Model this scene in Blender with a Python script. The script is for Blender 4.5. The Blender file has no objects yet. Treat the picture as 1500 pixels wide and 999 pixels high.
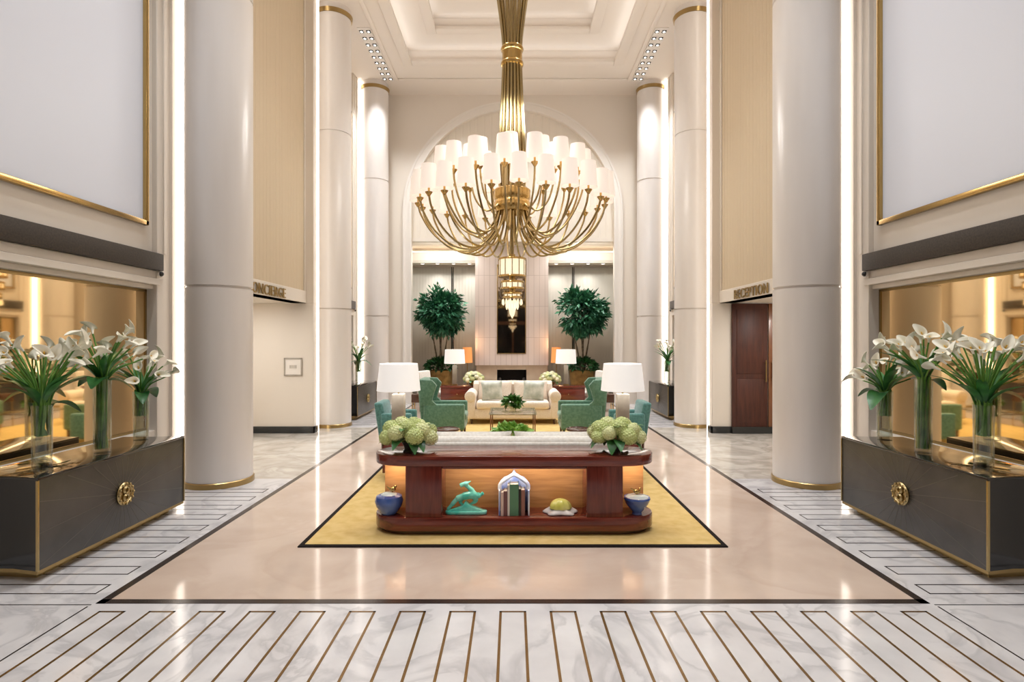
import bpy, bmesh, math, random
from mathutils import Vector, Matrix, Euler
PI = math.pi
R = math.radians
rnd = random.Random(7)
SC = bpy.context.scene
COL = SC.collection

# ------------------------------------------------------------------ helpers
def lin(c):
    c = c / 255.0
    return c / 12.92 if c <= 0.04045 else ((c + 0.055) / 1.055) ** 2.4
def rgb(r, g, b):
    return (lin(r), lin(g), lin(b), 1.0)

class MB:
    """collects shapes, links them as one mesh object"""
    def __init__(self):
        self.v = []; self.f = []; self.mi = []; self.cur = 0; self.M = Matrix.Identity(4)
    def add(self, vs, fs):
        n = len(self.v)
        self.v += [self.M @ Vector(p) for p in vs]
        self.f += [tuple(i + n for i in f) for f in fs]
        self.mi += [self.cur] * len(fs)
        return self
    def box(self, x0, x1, y0, y1, z0, z1):
        x0, x1 = min(x0, x1), max(x0, x1)
        return self.add([(x0,y0,z0),(x1,y0,z0),(x1,y1,z0),(x0,y1,z0),(x0,y0,z1),(x1,y0,z1),(x1,y1,z1),(x0,y1,z1)],
                        [(0,3,2,1),(4,5,6,7),(0,1,5,4),(1,2,6,5),(2,3,7,6),(3,0,4,7)])
    def prism(self, poly, z0, z1, top_scale=1.0, c=(0,0)):
        n = len(poly)
        vs = [(x,y,z0) for x,y in poly] + [(c[0]+(x-c[0])*top_scale, c[1]+(y-c[1])*top_scale, z1) for x,y in poly]
        fs = [tuple(range(n-1,-1,-1)), tuple(range(n,2*n))] + [(i,(i+1)%n,n+(i+1)%n,n+i) for i in range(n)]
        return self.add(vs, fs)
    def extr_xz(self, poly, y0, y1):
        n = len(poly)
        vs = [(x,y0,z) for x,z in poly] + [(x,y1,z) for x,z in poly]
        fs = [tuple(range(n)), tuple(range(2*n-1,n-1,-1))] + [(i,n+i,n+(i+1)%n,(i+1)%n) for i in range(n)]
        return self.add(vs, fs)
    def lathe(self, prof, c=(0,0,0), seg=24, sx=1, sy=1, closed=False):
        vs=[]; fs=[]; n=len(prof)
        for r,z in prof:
            for k in range(seg):
                a=2*PI*k/seg
                vs.append((c[0]+r*sx*math.cos(a), c[1]+r*sy*math.sin(a), c[2]+z))
        for i in range(n-1 if not closed else n):
            j=(i+1)%n
            for k in range(seg):
                l=(k+1)%seg
                fs.append((i*seg+k,i*seg+l,j*seg+l,j*seg+k))
        if not closed:
            if prof[0][0]>1e-6: fs.append(tuple(range(seg-1,-1,-1)))
            if prof[-1][0]>1e-6: fs.append(tuple((n-1)*seg+k for k in range(seg)))
        return self.add(vs,fs)
    def tube(self, pts, rad, seg=8):
        pts=[Vector(p) for p in pts]; n=len(pts)
        rr=rad if isinstance(rad,(list,tuple)) else [rad]*n
        vs=[]; fs=[]
        t=(pts[1]-pts[0]).normalized()
        up=Vector((0,0,1)) if abs(t.z)<.9 else Vector((1,0,0))
        nrm=t.cross(up).normalized()
        for i,p in enumerate(pts):
            if i==0: t=(pts[1]-pts[0])
            elif i==n-1: t=(pts[-1]-pts[-2])
            else: t=(pts[i+1]-pts[i-1])
            t.normalize()
            nrm=(nrm-t*nrm.dot(t)).normalized(); b=t.cross(nrm)
            for k in range(seg):
                a=2*PI*k/seg
                vs.append(p+(nrm*math.cos(a)+b*math.sin(a))*rr[i])
        for i in range(n-1):
            for k in range(seg):
                l=(k+1)%seg
                fs.append((i*seg+k,i*seg+l,(i+1)*seg+l,(i+1)*seg+k))
        fs.append(tuple(range(seg-1,-1,-1))); fs.append(tuple((n-1)*seg+k for k in range(seg)))
        return self.add(vs,fs)
    def ball(self, c, r, sx=1, sy=1, sz=1, seg=16, rings=10):
        prof=[(r*math.sin(PI*i/rings), -r*math.cos(PI*i/rings)*sz) for i in range(rings+1)]
        prof[0]=(1e-5,prof[0][1]); prof[-1]=(1e-5,prof[-1][1])
        return self.lathe(prof,c,seg,sx,sy)
    def pillow(self, w, h, t, n=12):
        vs=[]; fs=[]
        for side in (1,-1):
            for i in range(n+1):
                for j in range(n+1):
                    u=i/n*2-1; v=j/n*2-1
                    e=max(0,(1-u**4)*(1-v**4))**.5
                    k=1-.06*(abs(u)*abs(v))**1.5*0
                    pin=1-.07*(1-abs(v)**2)*abs(u)**3
                    pin2=1-.07*(1-abs(u)**2)*abs(v)**3
                    vs.append((u*w/2*pin, side*(t/2*e+.002), v*h/2*pin2))
        m=(n+1)*(n+1)
        for s in (0,1):
            for i in range(n):
                for j in range(n):
                    q=(s*m+i*(n+1)+j, s*m+(i+1)*(n+1)+j, s*m+(i+1)*(n+1)+j+1, s*m+i*(n+1)+j+1)
                    fs.append(q if s else q[::-1])
        return self.add(vs,fs)
    def mesh(self, name, mats, angle=40, bevel=0, seg=2):
        weld=name in ('back_cushion','throw_pillow')
        if not isinstance(mats,(list,tuple)): mats=[mats]
        me=bpy.data.meshes.new(name)
        me.from_pydata([tuple(v) for v in self.v],[],self.f)
        for m in mats: me.materials.append(m)
        for p,i in zip(me.polygons,self.mi): p.material_index=i
        bm=bmesh.new(); bm.from_mesh(me)
        if weld: bmesh.ops.remove_doubles(bm,verts=bm.verts,dist=1e-5)
        bmesh.ops.recalc_face_normals(bm,faces=bm.faces)
        if bevel:
            ed=[e for e in bm.edges if len(e.link_faces)==2 and e.calc_face_angle(0)>R(35)]
            bmesh.ops.bevel(bm,geom=ed,offset=bevel,segments=seg,profile=.5,affect='EDGES',clamp_overlap=True)
        for f in bm.faces: f.smooth=True
        bm.to_mesh(me); bm.free()
        me.set_sharp_from_angle(angle=R(angle))
        return me
    def build(self, name, mats, parent=None, angle=40, bevel=0, seg=2, label=None):
        return link(name, self.mesh(name,mats,angle,bevel,seg), parent, label)

def link(name, me, parent=None, label=None, loc=None, rot=None):
    o=bpy.data.objects.new(name,me); COL.objects.link(o)
    if parent: o.parent=parent
    if label: o['label']=label
    if loc is not None: o.location=loc
    if rot is not None: o.rotation_euler=rot
    return o
def tag(o,label,cat,group=None,kind=None):
    o['label']=label; o['category']=cat
    if group: o['group']=group
    if kind: o['kind']=kind
    return o
def thing(name,label,cat,loc=(0,0,0),rz=0,group=None,kind=None):
    o=bpy.data.objects.new(name,None); COL.objects.link(o); o.empty_display_size=.1
    o.location=loc; o.rotation_euler=(0,0,rz)
    return tag(o,label,cat,group,kind)
def struct(o,label=None,cat=None):
    o['kind']='structure'
    if label: o['label']=label
    if cat: o['category']=cat
    return o
def smooth_path(P,n=5):
    P=[Vector(p) for p in P]; out=[]
    for i in range(len(P)-1):
        p0=P[max(i-1,0)]; p1=P[i]; p2=P[i+1]; p3=P[min(i+2,len(P)-1)]
        for k in range(n):
            t=k/n
            out.append(.5*((2*p1)+(p2-p0)*t+(2*p0-5*p1+4*p2-p3)*t*t+(3*p1-p0-3*p2+p3)*t**3))
    out.append(P[-1]); return out
def copy_tree(o,parent=None):
    c=o.copy(); COL.objects.link(c)
    if parent: c.parent=parent
    for ch in o.children: copy_tree(ch,c)
    return c
def side(s): return 'left' if s<0 else 'right'

# ------------------------------------------------------------------ materials
def mat(name, col, rough=.5, metal=0, emit=None, estr=0, coat=0, spec=.5, sheen=0, trans=0, sss=0):
    m=bpy.data.materials.new(name); m.use_nodes=True
    b=m.node_tree.nodes['Principled BSDF']
    b.inputs['Base Color'].default_value=col
    b.inputs['Roughness'].default_value=rough
    b.inputs['Metallic'].default_value=metal
    b.inputs['Specular IOR Level'].default_value=spec
    b.inputs['Coat Weight'].default_value=coat
    b.inputs['Coat Roughness'].default_value=.05
    if sheen: b.inputs['Sheen Weight'].default_value=sheen
    if emit:
        b.inputs['Emission Color'].default_value=emit; b.inputs['Emission Strength'].default_value=estr
    return m
def nodes(m):
    nt=m.node_tree; return nt, nt.nodes, nt.links, nt.nodes['Principled BSDF']
def ramp(N,stops):
    r=N.new('ShaderNodeValToRGB'); e=r.color_ramp.elements
    while len(e)<len(stops): e.new(.5)
    for q,(p,c) in zip(e,stops): q.position=p; q.color=c
    return r
def coords(N,L,scale=(1,1,1)):
    t=N.new('ShaderNodeTexCoord'); mp=N.new('ShaderNodeMapping'); mp.inputs['Scale'].default_value=scale
    L.new(t.outputs['Object'],mp.inputs['Vector']); return mp
def noisy(m, c1, c2, scale=5, detail=4, stretch=(1,1,1), bump=0, lo=.35, hi=.65):
    nt,N,L,b=nodes(m); mp=coords(N,L,stretch)
    n=N.new('ShaderNodeTexNoise'); n.inputs['Scale'].default_value=scale; n.inputs['Detail'].default_value=detail
    L.new(mp.outputs[0],n.inputs['Vector'])
    r=ramp(N,[(lo,c1),(hi,c2)]); L.new(n.outputs['Fac'],r.inputs[0]); L.new(r.outputs[0],b.inputs['Base Color'])
    if bump:
        bp=N.new('ShaderNodeBump'); bp.inputs['Strength'].default_value=bump; bp.inputs['Distance'].default_value=.01
        L.new(n.outputs['Fac'],bp.inputs['Height']); L.new(bp.outputs[0],b.inputs['Normal'])
    return m
def marble(name,base,vein,cloud,rough,scale=1.2,vein_w=.03,vein_s=.6):
    m=mat(name,base,rough); nt,N,L,b=nodes(m); mp=coords(N,L)
    n=N.new('ShaderNodeTexNoise'); n.inputs['Scale'].default_value=scale; n.inputs['Detail'].default_value=8; n.inputs['Distortion'].default_value=1.2
    L.new(mp.outputs[0],n.inputs['Vector'])
    r=ramp(N,[(.5-vein_w*2.5,(0,0,0,1)),(.5,(vein_s,)*3+(1,)),(.5+vein_w,(0,0,0,1))]); L.new(n.outputs['Fac'],r.inputs[0])
    n2=N.new('ShaderNodeTexNoise'); n2.inputs['Scale'].default_value=scale*2.2; n2.inputs['Detail'].default_value=5
    L.new(mp.outputs[0],n2.inputs['Vector'])
    r2=ramp(N,[(.35,cloud),(.65,base)]); L.new(n2.outputs['Fac'],r2.inputs[0])
    mx=N.new('ShaderNodeMixRGB'); L.new(r.outputs[0],mx.inputs[0]); L.new(r2.outputs[0],mx.inputs[1]); mx.inputs[2].default_value=vein
    L.new(mx.outputs[0],b.inputs['Base Color']); return m
def wood(name,c1,c2,rough,axis='X',scale=6,coat=.3):
    m=mat(name,c1,rough,coat=coat); nt,N,L,b=nodes(m)
    st={'X':(.6,6,6),'Z':(6,6,.6),'Y':(6,.6,6)}[axis]; mp=coords(N,L,st)
    n=N.new('ShaderNodeTexNoise'); n.inputs['Scale'].default_value=scale; n.inputs['Detail'].default_value=6; n.inputs['Distortion'].default_value=.6
    L.new(mp.outputs[0],n.inputs['Vector'])
    r=ramp(N,[(.3,c1),(.7,c2)]); L.new(n.outputs['Fac'],r.inputs[0]); L.new(r.outputs[0],b.inputs['Base Color']); return m
def fluted(name,col,rough,axis,scale,strength=.5):
    m=mat(name,col,rough); nt,N,L,b=nodes(m); mp=coords(N,L)
    w=N.new('ShaderNodeTexWave'); w.bands_direction=axis; w.inputs['Scale'].default_value=scale
    L.new(mp.outputs[0],w.inputs['Vector'])
    r=ramp(N,[(0,(0,0,0,1)),(.25,(1,1,1,1))]); L.new(w.outputs['Fac'],r.inputs[0])
    bp=N.new('ShaderNodeBump'); bp.inputs['Strength'].default_value=strength; bp.inputs['Distance'].default_value=.02
    L.new(r.outputs[0],bp.inputs['Height']); L.new(bp.outputs[0],b.inputs['Normal']); return m
def glass_mat(name,tint,refl=.12,rough=.02):
    m=bpy.data.materials.new(name); m.use_nodes=True; nt=m.node_tree; N=nt.nodes; L=nt.links
    N.remove(N['Principled BSDF']); out=N['Material Output']
    t=N.new('ShaderNodeBsdfTransparent'); t.inputs[0].default_value=tint
    g=N.new('ShaderNodeBsdfGlossy'); g.inputs['Roughness'].default_value=rough
    lw=N.new('ShaderNodeLayerWeight'); lw.inputs[0].default_value=.35
    ml=N.new('ShaderNodeMath'); ml.operation='MULTIPLY_ADD'; ml.inputs[1].default_value=.6; ml.inputs[2].default_value=refl*.4
    L.new(lw.outputs['Facing'],ml.inputs[0])
    mx=N.new('ShaderNodeMixShader'); L.new(ml.outputs[0],mx.inputs[0]); L.new(t.outputs[0],mx.inputs[1]); L.new(g.outputs[0],mx.inputs[2])
    L.new(mx.outputs[0],out.inputs[0]); return m

M={}
M['wall']=mat('cream_plaster',rgb(226,217,205),.55)
M['wall_white']=mat('off_white_paint',rgb(232,226,218),.5)
M['tan']=fluted('tan_fluted_fabric',rgb(204,186,158),.7,'Y',2.6,.35)
M['tymp']=fluted('cream_fluted_plaster',rgb(226,217,203),.6,'X',1.6,.35)
M['ceil']=mat('ceiling_paint',rgb(232,223,213),.65)
M['column']=noisy(mat('column_lacquer',rgb(222,212,203),.32,coat=.15),rgb(216,209,203),rgb(222,216,211),1.2,3,(3,3,.4))
M['brass']=mat('aged_brass',rgb(172,146,98),.28,1)
M['gold']=mat('polished_gold',rgb(196,164,104),.2,1)
M['champ']=mat('champagne_gold',rgb(176,156,112),.24,1)
M['led']=mat('led_light',rgb(255,240,220),.5,emit=(1,.96,.90,1),estr=2.4)
M['ledsoft']=mat('cove_light',rgb(255,240,220),.5,emit=(1,.86,.68,1),estr=2.2)
M['lampdisc']=mat('downlight_lens',rgb(255,250,240),.4,emit=(1,.95,.9,1),estr=4)
M['black']=mat('black_baffle',rgb(28,26,26),.5)
M['pink']=marble('pink_beige_marble',rgb(206,186,170),rgb(186,162,144),rgb(196,175,158),.09,.9,.05,.35)
M['white']=marble('white_veined_marble',rgb(214,211,210),rgb(150,147,150),rgb(201,198,198),.12,1.6,.03,.4)
M['grey']=marble('grey_beige_marble',rgb(205,198,188),rgb(150,142,132),rgb(184,177,166),.14,1.4,.04,.5)
M['inlay']=mat('dark_bronze_inlay',rgb(58,48,44),.2,.3)
M['inlaybrass']=mat('brown_brass_inlay',rgb(128,98,56),.25,.7)
M['darkbase']=mat('dark_marble_skirting',rgb(44,46,46),.15)
M['goldmirror']=mat('amber_mirror_glass',rgb(255,222,168),.035,1)
M['greymirror']=mat('smoked_mirror_glass',rgb(150,140,128),.03,1)
M['band']=noisy(mat('dark_shagreen',rgb(52,44,38),.6),rgb(48,41,35),rgb(66,56,47),60,3)
M['blind']=mat('pale_window_blind',rgb(206,207,214),.45,emit=(.84,.9,1,1),estr=.06)
M['rose']=wood('polished_rosewood',rgb(88,34,25),rgb(122,52,38),.16,'X',5,.5)
M['rosev']=wood('polished_rosewood_upright',rgb(84,33,25),rgb(116,50,38),.2,'Z',5,.4)
M['orange']=wood('honey_wood',rgb(158,110,66),rgb(186,136,86),.3,'X',5,.3)
M['doorwood']=wood('dark_mahogany',rgb(64,30,20),rgb(86,44,30),.5,'Z',4,.0)
M['brownwood']=wood('brown_wood',rgb(112,70,42),rgb(140,90,56),.3,'Z',4,.3)
M['dkwood']=wood('dark_walnut',rgb(62,38,26),rgb(86,52,34),.25,'X',4,.3)
M['rug']=noisy(mat('gold_wool_rug',rgb(186,156,98),.95,spec=.1),rgb(196,166,104),rgb(208,180,122),9,6,(1,1,1),.2)
M['rugedge']=mat('black_rug_edge',rgb(34,28,26),.9,spec=.1)
M['ebony']=noisy(mat('grey_black_lacquer',rgb(62,60,58),.3,coat=.25),rgb(54,52,50),rgb(72,69,66),3,5,(6,1,1))
M['ebonyend']=mat('gloss_black_lacquer',rgb(14,15,17),.12,coat=.3)
M['blackglass']=mat('black_glass_top',rgb(30,28,26),.05,coat=.6)
M['ray']=mat('grey_inlay_line',rgb(92,88,82),.3,.2)
M['glass']=glass_mat('clear_vase_glass',(.93,.96,.94,1))
M['tableglass']=glass_mat('table_glass',(.95,.97,.96,1),.01)
M['stem']=noisy(mat('green_stem',rgb(80,134,48),.45),rgb(58,112,36),rgb(112,158,66),8,2)
M['leaf']=noisy(mat('dark_green_leaf',rgb(40,100,50),.35),rgb(28,78,38),rgb(66,130,62),6,2)
M['lily']=mat('ivory_petal',rgb(244,240,222),.5)
M['spadix']=mat('yellow_spadix',rgb(226,178,60),.6)
M['hyd1']=noisy(mat('pale_green_petal',rgb(206,214,150),.6),rgb(176,192,98),rgb(224,228,172),14,2)
M['hyd2']=noisy(mat('cream_petal',rgb(226,226,180),.6),rgb(202,210,130),rgb(240,240,200),14,2)
M['wht']=noisy(mat('white_petal',rgb(240,234,205),.6),rgb(226,220,176),rgb(250,247,230),14,2)
M['ficus']=noisy(mat('ficus_leaf',rgb(30,86,58),.4),rgb(24,76,54),rgb(76,142,104),5,2)
M['shrub']=noisy(mat('shrub_leaf',rgb(26,74,36),.45),rgb(16,52,26),rgb(50,104,50),6,2)
M['fern']=noisy(mat('bright_leaf',rgb(130,180,80),.45),rgb(96,152,56),rgb(178,212,120),8,2)
M['herb']=noisy(mat('herb_leaf',rgb(70,120,50),.45),rgb(52,96,38),rgb(96,146,66),8,2)
M['bark']=noisy(mat('bark',rgb(82,72,56),.8),rgb(64,56,44),rgb(104,92,74),20,3)
M['planter']=noisy(mat('bronze_planter',rgb(134,104,56),.35,.6),rgb(110,84,44),rgb(156,124,70),5,3)
M['soil']=mat('soil',rgb(44,34,26),.95)
M['sofa']=noisy(mat('cream_upholstery',rgb(232,219,204),.85,sheen=.2),rgb(228,213,196),rgb(236,224,210),40,3)
M['sofaw']=noisy(mat('white_grey_upholstery',rgb(220,214,204),.85,sheen=.2),rgb(212,205,194),rgb(226,221,212),40,3)
M['green']=noisy(mat('sage_green_velvet',rgb(92,132,108),.75,sheen=.35),rgb(82,122,98),rgb(104,144,120),30,3)
M['teal']=noisy(mat('teal_velvet',rgb(70,122,116),.75,sheen=.35),rgb(60,110,104),rgb(84,136,130),30,3)
M['cushion']=noisy(mat('silver_green_silk',rgb(180,184,168),.5,sheen=.3),rgb(160,166,150),rgb(204,204,192),7,4)
M['shade']=mat('white_linen_shade',rgb(240,238,236),.7,emit=(1,.97,.94,1),estr=.22)
M['shadewarm']=mat('amber_shade',rgb(206,122,62),.6,emit=(1,.42,.13,1),estr=.34)
M['cshade']=mat('chandelier_fabric_shade',rgb(226,210,196),.6,emit=(1,.90,.80,1),estr=.3)
M['greybase']=noisy(mat('grey_stone_lamp_base',rgb(168,160,148),.35),rgb(156,148,136),rgb(182,174,162),6,3)
M['blue']=noisy(mat('cobalt_glaze',rgb(58,88,160),.1,coat=.6),rgb(40,64,132),rgb(86,120,190),3,3)
M['pale']=mat('pale_celadon_glaze',rgb(190,206,212),.15,coat=.5)
M['turq']=noisy(mat('turquoise_glaze',rgb(100,206,192),.15,coat=.5),rgb(70,186,172),rgb(140,222,208),9,3)
M['yellow']=noisy(mat('yellow_green_glaze',rgb(206,204,104),.2,coat=.5),rgb(186,186,80),rgb(226,222,140),8,3)
M['coral']=noisy(mat('white_grey_glaze',rgb(214,212,216),.2,coat=.4),rgb(188,186,194),rgb(234,232,232),9,3)
M['bluewhite']=noisy(mat('blue_white_glaze',rgb(180,196,230),.12,coat=.5),rgb(130,152,214),rgb(232,236,246),6,2)
M['paper']=mat('book_paper',rgb(226,216,198),.8)
M['chimney']=None
m=mat('pink_tiled_stone',rgb(226,212,204),.3); nt,N,L,b=nodes(m)
mp=coords(N,L); mp.inputs['Rotation'].default_value=(R(90),0,0)
bt=N.new('ShaderNodeTexBrick'); bt.offset=0; bt.inputs['Color1'].default_value=rgb(229,215,208); bt.inputs['Color2'].default_value=rgb(222,208,201)
bt.inputs['Mortar'].default_value=rgb(196,180,172); bt.inputs['Scale'].default_value=1; bt.inputs['Brick Width'].default_value=.16; bt.inputs['Row Height'].default_value=.9; bt.inputs['Mortar Size'].default_value=.006
L.new(mp.outputs[0],bt.inputs['Vector']); L.new(bt.outputs[0],b.inputs['Base Color']); M['chimney']=m
M['stone']=noisy(mat('beige_stone_surround',rgb(214,194,170),.35),rgb(206,186,162),rgb(220,202,180),3,4)
M['curtain']=mat('grey_curtain',rgb(190,186,176),.8,sheen=.2)
M['hearth']=mat('dark_firebox',rgb(30,24,22),.8)  # even near-black for the inside of the hearth opening
M['iron']=mat('grey_iron',rgb(110,106,106),.45,.5)
M['dglass']=mat('dark_entrance_glass',rgb(34,34,36),.08)
M['porcelain']=mat('white_porcelain',rgb(238,236,230),.2,coat=.4)
M['crystal']=mat('warm_crystal',rgb(246,232,206),.1,emit=(1,.86,.6,1),estr=.5,coat=.4)

# ------------------------------------------------------------------ camera
cam=bpy.data.cameras.new('camera'); co=bpy.data.objects.new('camera',cam); COL.objects.link(co)
co.location=(0,0,1.7); co.rotation_euler=(R(90),0,0)
F=820.0
cam.sensor_width=36; cam.lens=F/1500*36; cam.shift_x=-1.2/1500; cam.clip_start=.05
SC.camera=co
def PX(x,Y): return (x-751.2)*Y/F

# ------------------------------------------------------------------ floor
H=8.33
fl=struct(MB().box(-6,6,-3.7,17.4,-.12,0).build('floor',M['grey']))
fm=MB()
fm.box(-4.05,4.05,-3.5,3.63,0,.001)
for s in (-1,1):
    fm.box(s*2.64,s*4.05,3.63,6.9,0,.001); fm.box(s*2.64,s*3.95,11.0,15.1,0,.001)
fm.build('white_marble_margin',M['white'],fl)
MB().box(-2.66,2.66,3.66,15.2,.0,.002).build('pink_marble_field',M['pink'],fl)
b_=MB(); w=.06
b_.box(-2.70,2.70,3.62,3.62+w,.0005,.003); b_.box(-2.70,-2.70+w,3.62,15.1,.0005,.003); b_.box(2.70-w,2.70,3.62,15.1,.0005,.003)
b_.build('dark_border_strip',M['inlay'],fl)
st=MB(); lw=.0105
def outline(mb,x0,x1,y0,y1,z0=.0005,z1=.0028,lw=.0105):
    mb.box(x0,x0+lw,y0,y1,z0,z1); mb.box(x1-lw,x1,y0,y1,z0,z1); mb.box(x0,x1,y0,y0+lw,z0,z1); mb.box(x0,x1,y1-lw,y1,z0,z1)
per=.3146
for k in range(-8,9):
    outline(st,per*k-.084,per*k+.084,1.2,3.52,lw=.0155)
st.build('brass_stripe_inlay',M['inlaybrass'],fl)
st=MB()
for s in (-1,1):
    for y0,n in ((3.757,9),(11.3,9)):
        for k in range(n):
            a,b=(2.80,3.98) if s>0 else (-3.98,-2.80)
            outline(st,a,b,y0+per*k,y0+per*k+.150)
    st.box(s*2.715,s*2.725,-3,3.58,.0005,.0028); st.box(s*2.715,s*4.05,3.60,3.608,.0005,.0028)
    for q in range(2): outline(st,*sorted((s*(2.86+.1*q),s*(3.9-.1*q))),1.6+.1*q,2.84-.1*q)
st.build('dark_stripe_inlay',M['inlay'],fl)

# rug
rug=tag(MB().box(-1.73,1.73,4.65,13.0,.003,.011).build('area_rug',M['rug']),'gold-brown rug with a thin black edge under the seating group and wooden console','rug')
e=MB()
e.box(-1.77,1.77,4.60,4.65,.002,.012); e.box(-1.77,1.77,13.0,13.05,.002,.012); e.box(-1.77,-1.73,4.65,13,.002,.012); e.box(1.73,1.77,4.65,13,.002,.012)
e.build('rug_border',M['rugedge'],rug,label='thin black rug border')

# ------------------------------------------------------------------ ceiling
c=MB()
def frame_xy(mb,xo,yo0,yo1,xi,yi0,yi1,z0,z1):
    mb.box(-xo,-xi,yo0,yo1,z0,z1); mb.box(xi,xo,yo0,yo1,z0,z1); mb.box(-xi,xi,yo0,yi0,z0,z1); mb.box(-xi,xi,yi1,yo1,z0,z1)
frame_xy(c,6,-3.7,17.4,2.51,4.3,13.3,H,H+.27)
frame_xy(c,3.2,3.6,14.0,1.80,5.2,12.4,H+.27,H+.52)
c.box(-2.4,2.4,4.6,13.0,H+.52,H+.65)
ce=struct(c.build('ceiling',M['ceil']))
t=MB()
frame_xy(t,3.0,3.4,14.22,2.90,3.5,14.12,H-.035,H)
frame_xy(t,2.62,4.19,13.41,2.40,4.41,13.19,H-.05,H+.03)
frame_xy(t,1.92,5.08,12.52,1.70,5.3,12.3,H+.22,H+.30)
t.build('ceiling_moulding',M['ceil'],ce,bevel=.02)

# ------------------------------------------------------------------ side walls
def bay(mb,s,ya,yb,X0):
    """mirror bay: pier, recess, architrave"""
    y0,y1=ya+.30,yb-.33
    mb.box(s*(X0+.10),s*(X0+.4),ya,yb,0,H)              # back plane
    for a,b in ((ya,y0),(y1,yb)):
        mb.box(s*(X0-.03),s*(X0+.12),a,b,0,H)
    mb.box(s*(X0-.06),s*(X0+.12),yb-.10,yb,0,H)
    mb.box(s*(X0-.045),s*(X0+.12),y1+.10,y1+.16,2.69,H)
    mb.box(s*(X0+.02),s*(X0+.12),y0,y1,2.68,H)          # upper wall
    mb.box(s*(X0-.02),s*(X0+.12),y0-.02,y1+.06,2.40,2.49)
    mb.box(s*(X0-.05),s*(X0+.12),y0-.02,y1+.06,2.33,2.40)
    mb.box(s*(X0+.01),s*(X0+.12),y0-.02,y1+.06,2.28,2.33)
    mb.box(s*(X0-.01),s*(X0+.12),y0,y1,0,.70)
    return y0,y1
wins=0
for s in (-1,1):
    sd=side(s)
    w=MB()
    n0,n1=bay(w,s,3.06,6.62,4.03)
    f0,f1=bay(w,s,11.15,14.16,3.97)
    w.box(s*4.05,s*4.4,-3.7,3.06,0,H)
    w.box(s*4.35,s*5.7,6.62,6.95,0,H)                   # return behind first column
    w.box(s*4.0,s*4.4,6.67,6.95,0,H)
    w.box(s*3.68,s*5.7,10.33,10.5,0,2.4)                # cross wall under the lintel
    w.box(s*3.68,s*4.2,10.33,10.5,2.4,H)
    w.box(s*3.82,s*5.7,6.95,10.33,2.4,2.52)             # soffit
    w.box(s*3.86,s*4.1,6.95,10.33,2.52,H)
    w.box(s*3.81,s*4.1,6.95,10.33,2.40,2.62)            # lintel
    w.box(s*3.82,s*3.9,10.27,10.33,2.4,H)
    w.box(s*3.97,s*4.3,10.5,11.15,0,H)
    w.box(s*3.97,s*4.3,14.16,15.1,0,H)
    w.box(s*5.6,s*5.8,6.62,10.6,0,2.6)
    wl=struct(w.build('wall_'+sd,M['wall'],bevel=.006,seg=1))
    MB().box(s*3.835,s*3.9,7.0,10.26,2.62,8.2).build('fluted_upper_panel',M['tan'],wl)
    # architrave band, mirrors, window panels
    for (a,b,X0,zone) in ((n0,n1,4.03,'near'),(f0,f1,3.97,'far')):
        bd=MB().box(s*(X0-.08),s*(X0+.1),a-.02,b+.05,2.49,2.68).build('dark_band',M['band'],wl,bevel=.008)
        mi=thing('wall_mirror','large amber-tinted wall mirror behind the %s %s console' % (zone,sd),'mirror',(s*(X0+.095),(a+b)/2,1.49),group='amber wall mirrors')
        MB().box(-.005,.005,-(b-a)/2+.03,(b-a)/2-.03,-.76,.76).build('mirror_glass',M['goldmirror'],mi)
        fr=MB()
        for q in (-1,1):
            fr.box(-.012,.012,q*((b-a)/2-.015)-.015,q*((b-a)/2-.015)+.015,-.79,.79)
            fr.box(-.012,.012,-(b-a)/2,(b-a)/2,q*.775-.015,q*.775+.015)
        fr.build('mirror_frame',M['brass'],mi)
        wins+=1
        wn=struct(thing('window_%d'%wins,'tall blind-covered window in a thin gold frame, %s %s wall'%(zone,sd),'window',(s*(X0+.02),(a+b)/2,2.97),kind='structure'))
        hy=(b-a)/2-.13
        MB().box(-.012,.012,-hy,hy,.05,4.3).build('window_blind',M['blind'],wn)
        fr=MB()
        for q in (-1,1):
            fr.box(-.05,.012,q*(hy-.025)-.025,q*(hy-.025)+.025,0,4.35)
        fr.box(-.05,.012,-hy,hy,0,.05); fr.box(-.05,.012,-hy,hy,4.3,4.35)
        if s<0: fr.v=[Vector((-p.x,p.y,p.z)) for p in fr.v]
        fr.build('gold_frame',M['gold'],wn,bevel=.006)
        # dome camera at the end of the architrave
        dc=thing('dome_camera','small dark dome camera at the end of the %s %s mirror architrave'%(zone,sd),'camera',(s*(X0-.05),b+.02,2.455),group='dome cameras')
        q=MB(); q.M=Matrix.Rotation(R(90)*(-s),4,'Y')
        q.lathe([(.034,-.005),(.034,.012)],seg=16); q.build('mount',M['wall_white'],dc)
        q=MB(); q.M=Matrix.Rotation(R(90)*(-s),4,'Y')
        q.lathe([(.028,.012),(.027,.025),(.018,.038),(.001,.044)],seg=16); q.build('dome',M['black'],dc)
    # skirting of the side passage
    bs=MB()
    bs.box(s*3.655,s*(4.02 if s>0 else 5.6),10.30,10.345,.002,.125); bs.box(s*3.655,s*3.68,10.30,10.52,.002,.125)
    struct(bs.build('baseboard_'+sd,M['darkbase'],bevel=.005))
    # LED lines
    for nm,(xa,xb,ya,yb,za) in {'first':(3.92,3.99,6.625,6.665,.04),'second':(3.655,3.715,10.51,10.55,.04),'third':(3.86,3.97,14.2,14.24,.04)}.items():
        lt=tag(MB().box(s*xa,s*xb,ya,yb,.0 if nm!='x' else za,H-.02).build('light_strip',M['led']),
            'tall vertical light line beside the %s column of the %s row'%({'first':'nearest','second':'middle','third':'farthest'}[nm],sd),'light',group='vertical light lines')

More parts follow.
